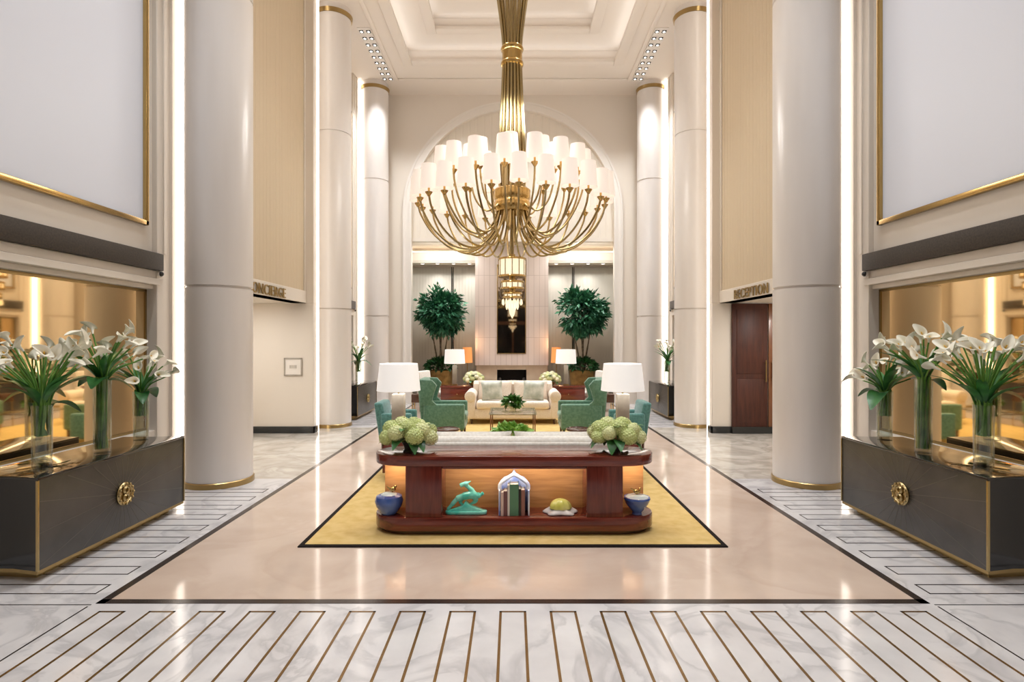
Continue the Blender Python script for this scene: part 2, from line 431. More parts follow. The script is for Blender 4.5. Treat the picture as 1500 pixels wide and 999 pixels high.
# mahogany door in the right passage
dr=struct(thing('door_1','dark mahogany double door in the right-hand passage','door',(0,10.33,0),kind='structure'))
for i,(xa,xb,mm) in enumerate(((4.03,4.68,'doorwood'),(4.70,5.35,'brownwood'))):
    l=MB(); l.box(xa,xb,-.05,-.005,.02,2.385)
    lf=l.build('door_leaf',M[mm],dr,bevel=.004)
    p=MB()
    for z0,z1 in ((.2,1.0),(1.1,2.28)):
        p.box(xa+.08,xb-.08,-.062,-.05,z0,z1)
    p.build('raised_panel',M[mm],lf,bevel=.01)
    h=MB(); hx=xb-.05 if i==0 else xa+.05
    h.tube([(hx,-.1,.95),(hx,-.1,1.35)],.012); h.tube([(hx,-.1,1.0),(hx,-.05,1.0)],.008); h.tube([(hx,-.1,1.3),(hx,-.05,1.3)],.008)
    h.build('door_handle',M['brass'],lf)
MB().box(4.02,5.4,-.045,-.004,0,.125).box(4.03,5.4,-.072,-.045,.001,.125).build('dark_plinth',M['darkbase'],dr)

# access panel, left passage
ap=thing('access_panel','square white framed access panel on the left passage wall','panel',(-4.05,10.325,1.225))
f_=MB()
for q in (-1,1):
    f_.box(q*.155-.012,q*.155+.012,-.02,.0,-.165,.165); f_.box(-.165,.165,-.02,.0,q*.153-.012,q*.153+.012)
f_.build('panel_frame',M['greybase'],ap,bevel=.003)
MB().box(-.145,.145,-.008,0,-.145,.145).build('panel_cover',M['wall_white'],ap)
g_=MB()
for k in range(4): g_.box(-.06+k*.035,-.045+k*.035,-.014,-.006,-.03,.03)
g_.build('slotted_vent',M['greybase'],ap)

# signs
def sign(name,txt,label,loc,rz,align,size):
    cu=bpy.data.curves.new(name,'FONT'); cu.body=txt; cu.size=size; cu.extrude=.008; cu.align_x=align; cu.bevel_depth=.001; cu.space_character=1.12
    cu.materials.append(M['brass'])
    tmp=bpy.data.objects.new(name+'_text',cu); me=bpy.data.meshes.new_from_object(tmp); bpy.data.objects.remove(tmp)
    o=bpy.data.objects.new(name,me); COL.objects.link(o); o.location=loc; o.rotation_euler=(R(90),0,rz)
    return tag(o,label,'sign')
sign('lettered_sign','CONCIERGE','raised gold letters on the lintel of the left passage',(-3.79,9.34,2.415),R(90),'RIGHT',.225)
sign('lettered_sign','RECEPTION','raised gold letters over the mahogany door passage',(3.79,9.60,2.415),R(-90),'LEFT',.225)

# ------------------------------------------------------------------ columns
for s in (-1,1):
    for nm,(X,Y,r) in {'nearest':(3.54,6.75,.372),'middle':(3.61,11.25,.352),'farthest':(3.575,14.5,.35)}.items():
        co_=struct(thing('column','tall cream round column, %s of the %s row'%(nm,side(s)),'column',(s*X,Y,0),kind='structure'))
        pr=[(r,0)]
        for z in (2.335,5.82):
            pr+=[(r,z-.018),(r-.02,z-.016),(r-.02,z+.01),(r,z+.012)]
        pr+=[(r,H)]
        MB().lathe(pr,seg=64).build('shaft',M['column'],co_,angle=30)
        MB().lathe([(r+.001,.0),(r+.016,.0),(r+.016,.06),(r+.008,.068),(r+.001,.068)],seg=64,closed=True).build('base_ring',M['brass'],co_,label='brass base ring')
        MB().lathe([(r+.001,H-.2),(r+.012,H-.2),(r+.03,H-.12),(r+.001,H-.12)],seg=64,closed=True).build('cap_ring',M['brass'],co_,label='brass cap ring')

# ------------------------------------------------------------------ back wall with arch
AR=2.74; AZ=5.2; YB=15.1
w=MB()
w.box(-4.4,-AR,YB,YB+.2,0,AZ); w.box(AR,4.4,YB,YB+.2,0,AZ)
w.box(-4.4,-AR,YB,YB+.2,AZ,H); w.box(AR,4.4,YB,YB+.2,AZ,H)
NA=40
for i in range(NA):
    a0=PI-PI*i/NA; a1=PI-PI*(i+1)/NA
    x0,z0=AR*math.cos(a0),AZ+AR*math.sin(a0); x1,z1=AR*math.cos(a1),AZ+AR*math.sin(a1)
    w.extr_xz([(x0,z0),(x1,z1),(x1,H),(x0,H)],YB,YB+.2)
wb=struct(w.build('wall_back',M['wall']))
MB().box(-2.9,2.9,YB+.12,YB+.2,4.44,H-.2).build('fluted_lunette',M['tymp'],wb)
t1=MB()
for (ra,rb,dd) in ((AR-.005,AR+.05,.05),(AR+.05,AR+.17,.025),(AR+.17,AR+.22,.045)):
    for i in range(48):
        a0=PI*i/48; a1=PI*(i+1)/48
        t1.extr_xz([(ra*math.cos(a0),AZ+ra*math.sin(a0)),(rb*math.cos(a0),AZ+rb*math.sin(a0)),(rb*math.cos(a1),AZ+rb*math.sin(a1)),(ra*math.cos(a1),AZ+ra*math.sin(a1))],YB-dd,YB+.01)
    for s in (-1,1): t1.box(s*ra,s*rb,YB-dd,YB+.01,0.0,AZ)
t1.box(-2.98,2.98,YB-.05,YB+.05,4.44,4.52) if False else None
struct(t1.build('trim_1',M['wall_white'],bevel=0))
w=MB()
w.box(-AR,AR,YB+.1,YB+.28,4.40,4.50)
w.box(-3.4,3.4,YB+.2,17.2,4.44,4.6)
w.box(-3.4,3.4,16.92,17.2,0,4.5); w.box(-3.5,-3.3,YB+.2,17.2,0,4.5); w.box(3.3,3.5,YB+.2,17.2,0,4.5)
w.box(-3.3,3.3,16.3,16.34,4.02,4.29); w.box(-3.3,3.3,16.3,16.92,3.98,4.03)
struct(w.build('wall_alcove',M['wall']))
struct(MB().box(-3.2,-1.1,16.345,16.37,4.25,4.305).box(1.06,3.2,16.345,16.37,4.25,4.305).box(-3.2,3.2,16.36,16.39,4.27,4.32).build('trim_2',M['ledsoft']),'warm light line hidden above the alcove pelmet','light')
for s in (-1,1):
    for k,x in enumerate((1.28,1.75,2.22,2.66)):
        dl=thing('alcove_downlight','small alcove downlight above the %s grey panels, number %s from the fireplace'%(side(s),('one','two','three','four')[k]),'light',(s*x,16.5,3.98),group='alcove downlights')
        MB().lathe([(.05,-.008),(.065,-.012),(.065,0),(.05,0)],seg=16,closed=True).build('trim_ring',M['wall_white'],dl)
        MB().lathe([(.048,-.01),(.001,-.011)],seg=16).build('lens',M['lampdisc'],dl)
    # curtains: two drops on each side with a dark gap
    for (xa,xb,which) in ((1.06,1.80,'inner'),(1.83,3.25,'outer')):
        q=MB(); n=60
        vs=[];fs=[]
        for i in range(n+1):
            x=xa+(xb-xa)*i/n; y=.003*math.sin(i/n*2*PI*round((xb-xa)/.09))
            vs+= [(s*x,y,0.0),(s*x,y,3.9)]
        for i in range(n): fs.append((2*i,2*i+2,2*i+3,2*i+1))
        q.add(vs,fs)
        cu=q.build('fabric_panel',M['curtain']); cu.location=(0,16.84,.02)
        xe=xb-.02 if which=='inner' else xa
        MB().box(s*xe,s*(xe+.02),-.018,.012,0,3.9).build('gap_shade',M['black'],cu,label='black strip painted as the gap shade')  # black strip imitates the shade in the gap between panels
        md=cu.modifiers.new('thickness','SOLIDIFY'); md.thickness=.012
        tag(cu,'tall grey fabric wall panel, %s of two on the %s of the fireplace'%(which,side(s)),'panel','grey fabric panels')

# chimney breast and fireplace
fp=struct(thing('chimney_breast','pale pink stone chimney breast over the fireplace','fireplace',(-.03,16.2,0),kind='structure'))
MB().box(-1.06,1.06,0,.72,1.0,4.44).build('stone_facing',M['chimney'],fp,bevel=.004)
MB().box(-1.04,-.43,.18,.72,0,1.0).box(.43,1.04,.18,.72,0,1.0).box(-.43,.43,.18,.72,.86,1.0).build('hearth_surround',M['stone'],fp,bevel=.004)
MB().box(-.43,.43,.62,.7,0,.86).box(-.43,-.42,.2,.7,0,.86).box(.42,.43,.2,.7,0,.86).box(-.43,.43,.2,.7,0,.02).box(-.43,.43,.2,.7,.85,.86).build('firebox',M['hearth'],fp)
bk=thing('fire_basket','grey iron fire basket with logs inside the fireplace','fire basket',(-.03,16.55,.02))
q=MB()
for k in range(7):
    x=-.27+.09*k
    q.tube(smooth_path([(x*.8,0,.06),(x,0,.3),(x*1.15,0,.52)]),.012,6)
q.tube(smooth_path([(-.34,0,.52),(-.2,0,.44),(0,0,.42),(.2,0,.44),(.34,0,.52)]),.016,6); q.tube([(-.22,0,.1),(.22,0,.1)],.014,6)
for sx in (-1,1):
    q.box(sx*.22-.015,sx*.22+.015,-.1,.1,0,.1); q.ball((sx*.36,0,.56),.05)
q.build('grate',M['iron'],bk)
for k,(x,z,ry) in enumerate(((-.08,.18,.1),(.1,.2,-.15),(0,.31,.05))):
    q=MB(); q.tube([(x-.17,.02,z-ry*.1),(x+.17,-.01,z+ry*.1)],.055,10); q.build('log',M['bark'],bk)
mr=thing('fireplace_mirror','tall narrow smoked mirror hung above the fireplace','mirror',(-.04,16.2,2.62))
MB().box(-.40,.40,-.012,-.002,-1.27,1.27).build('mirror_glass',M['greymirror'],mr)
f_=MB()
for q in (-1,1):
    f_.box(q*.41-.012,q*.41+.012,-.02,0,-1.29,1.29); f_.box(-.42,.42,-.02,0,q*1.28-.012,q*1.28+.012)
f_.build('mirror_frame',M['brass'],mr)

# entrance behind the viewer (closes the hall, seen only in the mirrors)
w=MB(); w.box(-4.4,-2.6,-3.7,-3.5,0,H); w.box(2.6,4.4,-3.7,-3.5,0,H); w.box(-2.6,2.6,-3.7,-3.5,4.3,H)
struct(w.build('wall_front',M['wall']))
dr=struct(thing('door_2','dark glass entrance doors behind the viewer','door',(0,-3.6,0),kind='structure'))
MB().box(-2.6,2.6,-.02,.02,0,4.3).build('entrance_glass',M['dglass'],dr)
q=MB()
for x in (-2.58,-1.3,0,1.3,2.58): q.box(x-.05,x+.05,-.06,.08,0,4.3)
q.box(-2.6,2.6,-.06,.08,2.75,2.95); q.box(-2.6,2.6,-.06,.08,4.2,4.3)
q.build('door_frame',M['brownwood'],dr)

# ceiling spotlight fixtures
for s in (-1,1):
    for Y0,lab in ((11.9,'far'),(3.9,'near')):
        if lab=='near': continue
        fx=thing('spotlight_panel','recessed ceiling panel with two rows of small spotlights, %s side'%side(s),'light',(s*3.16,13.05,H),group='ceiling spotlight panels')
        MB().box(-.14,.14,-1.22,1.22,-.012,0).build('housing',M['wall_white'],fx)
        for k in range(9):
            for x in (-.075,.075):
                y=-1.08+.27*k
                q=MB().box(x-.045,x+.045,y-.05,y+.05,-.02,-.011); bfl=q.build('baffle',M['black'],fx)
                MB().lathe([(.026,-.024),(.001,-.0245)],c=(x,y+.0,0),seg=10).build('lamp_lens',M['lampdisc'],bfl)

# ------------------------------------------------------------------ chandelier
CY=8.8
ch=thing('chandelier','huge gold chandelier with many glowing white shades hanging from the coffered ceiling','chandelier',(-.01,CY,3.0))
for k in range(18):
    a=2*PI*(k+.25)/18
    P=[]
    for (r,z) in ((.46,8.83),(.30,7.6),(.17,6.65),(.140,6.32),(.140,6.02),(.165,5.4),(.195,4.8),(.205,4.35),(.19,4.0)):
        P.append((r*math.cos(a),r*math.sin(a),z-3.0))
    MB().tube(smooth_path(P,4),.021,7).build('stem_rod',M['champ'],ch)
MB().lathe([(.02,5.84),(.49,5.84),(.49,5.79),(.42,5.76),(.02,5.76)],seg=40,closed=True).build('ceiling_plate',M['champ'],ch)
MB().lathe([(.125,3.02),(.17,3.02),(.18,3.05),(.17,3.08),(.158,3.09),(.158,3.24),(.17,3.25),(.18,3.28),(.17,3.31),(.125,3.31)],seg=36,closed=True).build('binding_collar',M['gold'],ch)
MB().lathe([(.02,.72),(.26,.72),(.29,.78),(.29,.86),(.27,.9),(.29,.94),(.29,1.06),(.24,1.1),(.02,1.1)],seg=36,closed=True).build('hub',M['gold'],ch)
# shade mesh
def shade_mesh(name,rb,rt,h,m):
    return MB().lathe([(rb,0),(rt,h),(rt-.006,h),(rb-.006,0)],seg=20,closed=True).mesh(name,m)
sm1=shade_mesh('chandelier_shade',.134,.108,.375,M['cshade'])
cupm=MB().lathe([(.001,-.05),(.02,-.05),(.03,-.03),(.052,.0),(.056,.012),(.02,.016),(.016,.02),(.016,.1),(.001,.1)],seg=12).mesh('candle_cup',M['gold'])
rings=((24,1.47,1.05,3.90,[(.16,4.1),(.21,3.75),(.34,3.38),(.62,3.13),(.95,3.16),(1.24,3.38),(1.42,3.66),(1.47,3.86)],1.47,.0,sm1),
       (16,1.12,.80,4.29,[(.15,4.2),(.19,3.95),(.30,3.55),(.52,3.36),(.80,3.48),(1.00,3.78),(1.10,4.05),(1.12,4.25)],1.12,.0,sm1),
       (8,.66,.50,4.40,[(.14,4.25),(.17,4.05),(.25,3.85),(.40,3.75),(.56,3.9),(.64,4.15),(.66,4.36)],.66,.2,sm1))
for (n,rx,ry,hz,prof,rmax,off,sm) in rings:
    for k in range(n):
        a=2*PI*(k+.75+off)/n+(PI/n if n==24 else 0)
        ca,sa=math.cos(a),math.sin(a)
        def pos(r,z):
            t=min(1,max(0,(r-.2)/(rmax-.2))); fy=1+(ry/rx-1)*t
            return (r*ca,r*sa*fy,z-3.0)
        jz=rnd.uniform(-.025,.025)
        P=[pos(r,z+(jz if i==len(prof)-1 else 0)) for i,(r,z) in enumerate(prof)]
        am=MB().tube(smooth_path(P,4),.0165,6).build('arm',M['champ'],ch)
        e=Vector(P[-1])
        link('candle_cup',cupm,am,loc=e)
        link('lamp_shade',sm,ch,loc=(e.x,e.y,e.z+.04))
# tiered lantern drop below the arms
MB().tube([(0,0,.75),(0,0,-.02)],.03,10).build('drop_rod',M['champ'],ch)
for (nm,r,z0,z1) in (('upper_lantern',.215,-.30,.0),('middle_lantern',.18,-.49,-.36),('lower_lantern',.145,-.63,-.54)):
    tl=MB().lathe([(r-.01,z0+.03),(r-.01,z1-.03)],seg=32).build(nm,M['crystal'],ch)
    q=MB()
    for za,zb in ((z0,z0+.03),(z1-.03,z1)): q.lathe([(.02,za),(r+.004,za),(r+.012,(za+zb)/2),(r+.004,zb),(.02,zb)],seg=32,closed=True)
    for k in range(12):
        a=2*PI*k/12; q.box(r*math.cos(a)-.006,r*math.cos(a)+.006,r*math.sin(a)-.006,r*math.sin(a)+.006,z0+.02,z1-.02)
    q.tube([(0,0,z1),(0,0,z1+.06)],.05,10)
    q.build('lantern_cage',M['gold'],tl)
q=MB()
for k in range(14):
    a=2*PI*k/14
    for (r,z,l) in ((.15,-.64,.10),(.09,-.64,.17)):
        q.lathe([(.001,-l),(.016,-l*.7),(.011,-l*.2),(.001,0)],c=(r*math.cos(a),r*math.sin(a),z),seg=6)
q.lathe([(.001,-.95),(.04,-.88),(.06,-.78),(.03,-.68),(.001,-.66)],seg=12)
q.build('crystal_drops',M['crystal'],ch)

# ------------------------------------------------------------------ rosewood console in the middle
def rrect(hx,hy,rx,ry,n=8):
    P=[]
    for (cx,cy,a0) in ((hx-rx,hy-ry,0),(-hx+rx,hy-ry,90),(-hx+rx,-hy+ry,180),(hx-rx,-hy+ry,270)):
        for k in range(n+1):
            a=R(a0+90*k/n); P.append((cx+rx*math.cos(a),cy+ry*math.sin(a)))
    return P
TX,TY=.012,5.10
tb=thing('sofa_console','polished red rosewood console with rounded ends and open lit shelves','console table',(TX,TY,.011))
ou=rrect(1.25,.25,.30,.24)
MB().prism(rrect(1.20,.21,.28,.2),0,.035).build('plinth',M['dkwood'],tb)
MB().prism(ou,.035,.155).build('bottom_shelf',M['rose'],tb,bevel=.012)
tp=MB().prism(ou,.60,.69).box(-.63,.63,-.225,-.205,.572,.601).build('tabletop',M['rose'],tb,bevel=.014)  # small lip under the front edge, added to hide the shelf light
for s in (-1,1):
    MB().box(s*.63,s*.945,-.235,.22,.155,.60).build('pedestal',M['rosev'],tb,bevel=.004)
    MB().box(s*.945,s*1.19,.06,.10,.155,.60).build('end_back_panel',M['orange'],tb,label='honey-coloured wood back panel')
MB().box(-.63,.63,.06,.10,.155,.60).build('back_panel',M['orange'],tb,label='honey-coloured wood back panel')
SH=.011+.155   # shelf height
# things on the shelves
def jar(loc,prof,label,finial_x):
    o=thing('glazed_jar',label,'jar',loc,group='blue glazed jars')
    MB().lathe(prof,seg=28).build('bowl',M['blue'],o)
    zt=prof[-1][1]
    MB().lathe([(prof[-1][0]*.95,zt-.004),(prof[-1][0]*.7,zt+.012),(.02,zt+.02),(.001,zt+.021)],seg=24).build('lid',M['pale'],o)
    q=MB(); q.ball((finial_x,0,zt+.045),.022,1.4,.8,.9); q.ball((finial_x+.025,0,zt+.068),.013); q.tube([(finial_x-.02,0,zt+.05),(finial_x-.055,0,zt+.075)],[.012,.004],6); q.tube([(finial_x,0,zt+.012),(finial_x,0,zt+.04)],.006,6)
    q.build('bird_finial',M['gold'],o,label='gold bird finial')
    return o
jar((PX(570,4.98),4.98,SH),[(.001,0),(.06,0),(.08,.02),(.116,.075),(.125,.12),(.112,.158),(.08,.172)],'squat round blue glazed jar on the left end shelf',.03)
jar((PX(933,4.98),4.98,SH),[(.001,0),(.045,0),(.04,.015),(.06,.04),(.10,.09),(.118,.135),(.113,.15)],'blue glazed bowl jar on a narrow foot on the right end shelf',0)
# antelope
sc=thing('ceramic_antelope','turquoise glazed leaping antelope sculpture on the middle shelf','sculpture',(PX(683,4.98),4.98,SH))
q=MB(); q.prism(rrect(.185,.05,.05,.045,4),0,.03)
q.extr_xz([(-.17,.028),(.16,.028),(.11,.05),(.04,.075),(-.005,.115),(-.03,.075),(-.10,.05)],-.035,.035)
q.build('base',M['turq'],sc,bevel=.008)
q=MB()
q.tube(smooth_path([(-.165,0,.035),(-.13,0,.075),(-.085,0,.125),(-.03,0,.15),(.03,0,.165),(.09,0,.160)]),[.016]*6+[.02]*5+[.03]*5+[.036]*5+[.036]*4+[.026],10)
q.tube(smooth_path([(.05,0,.165),(.055,0,.20),(.03,0,.225),(.0,0,.25)]),[.03]*5+[.022]*5+[.02]*5+[.022],8)
q.tube(smooth_path([(.02,0,.262),(-.02,0,.262),(-.055,0,.245)]),[.024]*5+[.02]*5+[.012],8)
q.tube(smooth_path([(.09,0,.16),(.125,0,.165),(.155,0,.185)]),[.026]*5+[.016]*5+[.006],8)
q.tube(smooth_path([(.06,.015,.145),(.09,.02,.11),(.05,.02,.085),(.03,.02,.07)]),[.024]*5+[.016]*5+[.012]*5+[.010],8)
q.tube(smooth_path([(-.02,.015,.14),(-.06,.02,.10),(-.03,.02,.07)]),[.02]*5+[.013]*5+[.01],8)
q.tube([(.015,.012,.275),(.05,.016,.292)],[.008,.002],6); q.tube([(.015,-.012,.275),(.05,-.016,.292)],[.008,.002],6)
bd=q.build('antelope',M['turq'],sc); md=bd.modifiers.new('fuse','REMESH'); md.mode='VOXEL'; md.voxel_size=.006; md.use_smooth_shade=True
# bookend and books
bx,by=PX(753,4.98),4.98
be=thing('arched_bookend','blue and white glazed arched bookend with a peaked top around the books','bookend',(bx,by,SH))
arch=[(-.135,0),(-.135,.235)]+[(-.135+.125*(1-math.cos(a)),.235+.09*math.sin(a)) for a in (R(25),R(50),R(75))]+[(-.02,.34),(0,.372),(.02,.34)]+[(.135-.125*(1-math.cos(a)),.235+.09*math.sin(a)) for a in (R(75),R(50),R(25))]+[(.135,.235),(.135,0)]
MB().extr_xz(arch,.075,.105).build('arched_back',M['bluewhite'],be,bevel=.006)
q=MB()
for s in (-1,1):
    q.box(s*.122,s*.137,-.07,.08,0,.22); 
q.build('side_cheek',M['bluewhite'],be,bevel=.004)
q=MB()
pts=[(s_*x,0,z) for s_,x,z in ((-1,.128,.215),(-1,.12,.265),(-1,.07,.305),(-1,.0,.345),(1,.07,.305),(1,.12,.265),(1,.128,.215))]
q.tube(smooth_path(pts,4),.017,8); q.build('arched_hood',M['bluewhite'],be)
xs=-.118
for (wd,hh,cl,nm) in ((.026,.205,(222,196,186),'pale pink spine'),(.034,.215,(122,84,84),'mauve-brown spine'),(.020,.265,(232,228,220),'white spine'),(.078,.275,(92,138,106),'wide green spine'),(.022,.235,(40,34,30),'black spine'),(.034,.225,(150,104,92),'dusty red spine')):
    bk=thing('book','upright book with a %s between the glazed bookend cheeks'%nm,'book',(bx+xs+wd/2,by,SH),group='books on the middle shelf')
    cm=mat('cloth_'+nm.replace(' ','_'),rgb(*cl),.6)
    h_=wd/2-.001
    MB().box(-h_,h_,-.068,-.064,0,hh).box(-h_,-h_+.003,-.066,.068,0,hh).box(h_-.003,h_,-.066,.068,0,hh).build('cover',cm,bk)
    MB().box(-h_+.003,h_-.003,-.064,.062,.004,hh-.006).build('pages',M['paper'],bk)
    xs+=wd
# shell
sh=thing('ceramic_shell','yellow-green ribbed shell ornament on a white wavy base','ornament',(PX(821,4.98),4.98,SH))
q=MB(); n=28; vs=[]; fs=[]
for i in range(9):
    t=i/8
    for k in range(n):
        a=2*PI*k/n; rr=(.10+.045*t**.5*(1-t)*2.0)*(1-.25*t)*(1+.16*math.sin(5*a)*(1-t*.4)); vs.append((rr*math.cos(a)*1.15,rr*math.sin(a)*.7,.05*t+.012*math.sin(3*a)*(t)))
for i in range(8):
    for k in range(n): fs.append((i*n+k,i*n+(k+1)%n,(i+1)*n+(k+1)%n,(i+1)*n+k))
fs+=[tuple(range(n-1,-1,-1)),tuple(8*n+k for k in range(n))]
q.add(vs,fs); q.build('wavy_base',M['coral'],sh,angle=60)
q=MB(); n=36; vs=[];fs=[]
for i in range(10):
    t=i/9*PI*.5
    for k in range(n):
        a=2*PI*k/n; rr=.088*math.cos(t)*(1+.05*math.cos(9*a)) + (1e-4 if i==9 else 0)
        vs.append((rr*math.cos(a)*1.1+.0,rr*math.sin(a)*.8,.05+.085*math.sin(t)))
for i in range(9):
    for k in range(n): fs.append((i*n+k,i*n+(k+1)%n,(i+1)*n+(k+1)%n,(i+1)*n+k))
fs.append(tuple(range(n-1,-1,-1))); q.add(vs,fs); q.build('shell',M['yellow'],sh,angle=60)

# ------------------------------------------------------------------ plants and flowers
def calla_mesh():
    vs=[];fs=[];nu,nv=9,16
    for side_ in (0,1):
        for i in range(nu+1):
            u=i/nu
            for k in range(nv):
                a=2*PI*k/nv
                r=.007+.010*u+.028*max(0,u-.35)**1.5*1.6-(.0025 if side_ else 0)
                tip=max(0,math.cos(a))**3*max(0,u-.5)*.09
                z=u*.105+ (.034*math.cos(a))*u*u - max(0,u-.8)*.06
                vs.append((r*math.cos(a)+tip,r*math.sin(a),z+(.002 if side_ else 0)))
    m=(nu+1)*nv
    for s in (0,1):
        for i in range(nu):
            for k in range(nv):
                f=(s*m+i*nv+k,s*m+i*nv+(k+1)%nv,s*m+(i+1)*nv+(k+1)%nv,s*m+(i+1)*nv+k); fs.append(f if not s else f[::-1])
    for k in range(nv): fs.append((nu*nv+k,nu*nv+(k+1)%nv,m+nu*nv+(k+1)%nv,m+nu*nv+k))
    b=MB(); b.M=Matrix.Scale(.96,4); b.add(vs,fs); return b.mesh('calla_bloom',M['lily'],angle=60)
CALLA=calla_mesh()
SPAD=MB().tube([(0,0,.02),(.003,0,.075)],[.005,.004],6).mesh('spadix',M['spadix'])
def leaf_mesh(name,L_,W,droop,m,n=8):
    b=MB(); vs=[];fs=[]
    for i in range(n+1):
        t=i/n; w=W*math.sin(PI*min(1,t*.92+.06))**.8; x=L_*t; z=.35*L_*t-droop*L_*t*t
        vs+=[(x,-w,z+w*.35),(x,0,z),(x,w,z+w*.35)]
    for i in range(n):
        for j in (0,1): fs.append((3*i+j,3*i+j+1,3*i+j+4,3*i+j+3))
    b.add(vs,fs); return b.mesh(name,m,angle=80)
BLADE=leaf_mesh('blade_leaf',.36,.034,.6,M['leaf'])
BLADE2=leaf_mesh('broad_leaf',.24,.075,.9,M['leaf'])
def look_rot(d,spin=0):
    return (Vector(d).to_track_quat('Z','Y')@Euler((0,0,spin)).to_quaternion()).to_euler()
def vase(loc,h,r,label):
    o=thing('glass_vase',label,'vase',loc,group='clear cylinder vases')
    MB().lathe([(.001,.0),(r*.92,0),(r*.94,.03),(r,h),(r-.006,h),(r*.94-.006,.035),(.001,.03)],seg=28).build('vase_body',M['glass'],o)
    return o
def calla_bouquet(loc,h,r,height,spread,nb,label,full,lean=(0,0),seed=1,nleaf=12):
    g=random.Random(seed)
    o=thing('calla_lily_bouquet',label,'flowers',loc,group='calla lily bouquets')
    z0=.04 if full else h*.5
    for k in range(nb):
        a=2*PI*k/nb+g.uniform(-.3,.3); rr=spread*math.sqrt((k%3+1)/3)*g.uniform(.75,1.1)
        tx,ty=rr*math.cos(a)+lean[0],rr*math.sin(a)*.85+lean[1]
        tz=height-.25*(rr/spread)**2*height*.5+g.uniform(-.13,.05)
        a2=g.uniform(0,6.28); rb=r*.6
        P=[(rb*math.cos(a2),rb*math.sin(a2),z0),(-rb*.4*math.cos(a2),-rb*.4*math.sin(a2),h*.75),(tx*.28,ty*.28,h+ (tz-h)*.35),(tx*.8,ty*.8,h+(tz-h)*.85),(tx,ty,tz)]
        SP=smooth_path(P,5)
        st_=MB().tube(SP,.0065,6).build('stem',M['stem'],o)
        d=(SP[-1]-SP[-3]).normalized(); d=(d+Vector((tx,ty,0)).normalized()*g.uniform(0,.45)+Vector((g.uniform(-.3,.3),g.uniform(-.3,.3),g.uniform(-.1,.4)))).normalized()
        bl=link('bloom',CALLA,o,loc=SP[-1],rot=look_rot(d,g.uniform(0,6.28)))
        link('spadix',SPAD,bl)
    for k in range(nleaf):
        a=2*PI*k/nleaf+g.uniform(-.4,.4)
        up=g.random()<.8
        lf=link('leaf',BLADE if up else BLADE2,o,loc=(r*.35*math.cos(a),r*.35*math.sin(a),h-.02))
        lf.rotation_euler=(0,R(-g.uniform(38,68)) if up else R(-g.uniform(0,20)),a); s_=g.uniform(.8,1.15); lf.scale=(s_,s_,s_)
    # stems bundled in the glass
    q=MB()
    for k in range(16):
        a=g.uniform(0,6.28); rr=r*.72*math.sqrt(g.random()); a3=a+g.uniform(.3,1.1)
        q.tube([(rr*math.cos(a),rr*math.sin(a),z0),(rr*math.cos(a3),rr*math.sin(a3),h+.02)],.0085,5)
    q.build('bundled_stems',M['stem'],o)
    return o

# black consoles with sunburst fronts
def side_console(s,Y0,Y1,zone):
    o=thing('flower_console','%s %s black lacquer console with gold edges and sunburst front'%(zone,side(s)),'console',(s*3.33,(Y0+Y1)/2,0),group='black sunburst consoles')
    hy=(Y1-Y0)/2
    def S(P): return [(s*x,y) for x,y in P]
    plan=[(0,-hy),(0,hy),(.22,hy-.05),(.57,hy-.06),(.57,-hy+.06),(.22,-hy+.05)]
    pl=[(.09,-hy+.1),(.09,hy-.1),(.54,hy-.14),(.54,-hy+.14)]
    MB().prism(S(pl),.001,.06).build('plinth',M['brass'],o)
    q=MB(); q.prism(S(plan),.06,.085); q.build('base_trim',M['brass'],o,label='brass base trim')
    q=MB(); q.prism(S(plan),.085,.72); bdy=q.build('cabinet',[M['ebonyend'],M['ebony']],o)
    for p in bdy.data.polygons:
        if abs(p.normal.x)>.9 and (p.center.x*s)<.1: p.material_index=1
    q=MB(); q.prism(S([(x-(.008 if x<.01 else 0),y*1.004) for x,y in plan]),.72,.742); q.build('top',M['blackglass'],o,bevel=.004)
    for y in (-hy,hy):
        q=MB(); q.box(-.009*s,.006*s,y-.007,y+.007,.085,.72); q.build('corner_trim',M['champ'],o,label='gold corner trim')
    # sunburst
    q=MB(); cz=.395
    for k in range(24):
        a=2*PI*k/24+.06; dy,dz=math.cos(a),math.sin(a)
        tmax=min((hy-.02)/abs(dy) if abs(dy)>1e-3 else 9,(.30)/abs(dz) if abs(dz)>1e-3 else 9)
        n=Vector((0,-dz,dy))*.0022; A=Vector((-.0012*s,dy*.09,cz+dz*.09)); B=Vector((-.0012*s,dy*tmax,cz+dz*tmax)); D=Vector((.0014*s,0,0))
        q.add([A-n,A+n,B+n*1.3,B-n*1.3,A-n+D,A+n+D,B+n*1.3+D,B-n*1.3+D],[(0,1,2,3),(7,6,5,4),(0,4,5,1),(1,5,6,2),(2,6,7,3),(3,7,4,0)])
    q.build('sunburst_inlay',M['ray'],o)
    q=MB(); q.M=Matrix.Translation((-.0*s,0,cz))@Matrix.Rotation(R(90)*(-s),4,'Y')@Matrix.Scale(1.22,4)
    q.lathe([(.001,0),(.078,0),(.082,.012),(.075,.022),(.066,.02),(.06,.012),(.001,.012)],seg=32)
    for dx in (-.026,.026):
        q.lathe([(.014,.012),(.027,.012),(.03,.02),(.022,.03),(.014,.024)],c=(dx,0,0),seg=18,closed=True)
    for k in range(12):
        a=2*PI*k/12; q.ball((.071*math.cos(a),.071*math.sin(a),.022),.009,seg=8,rings=6)
    q.ball((0,0,.018),.014,seg=10,rings=6)
    q.build('medallion',M['champ'],o,label='round gold medallion')
    return o
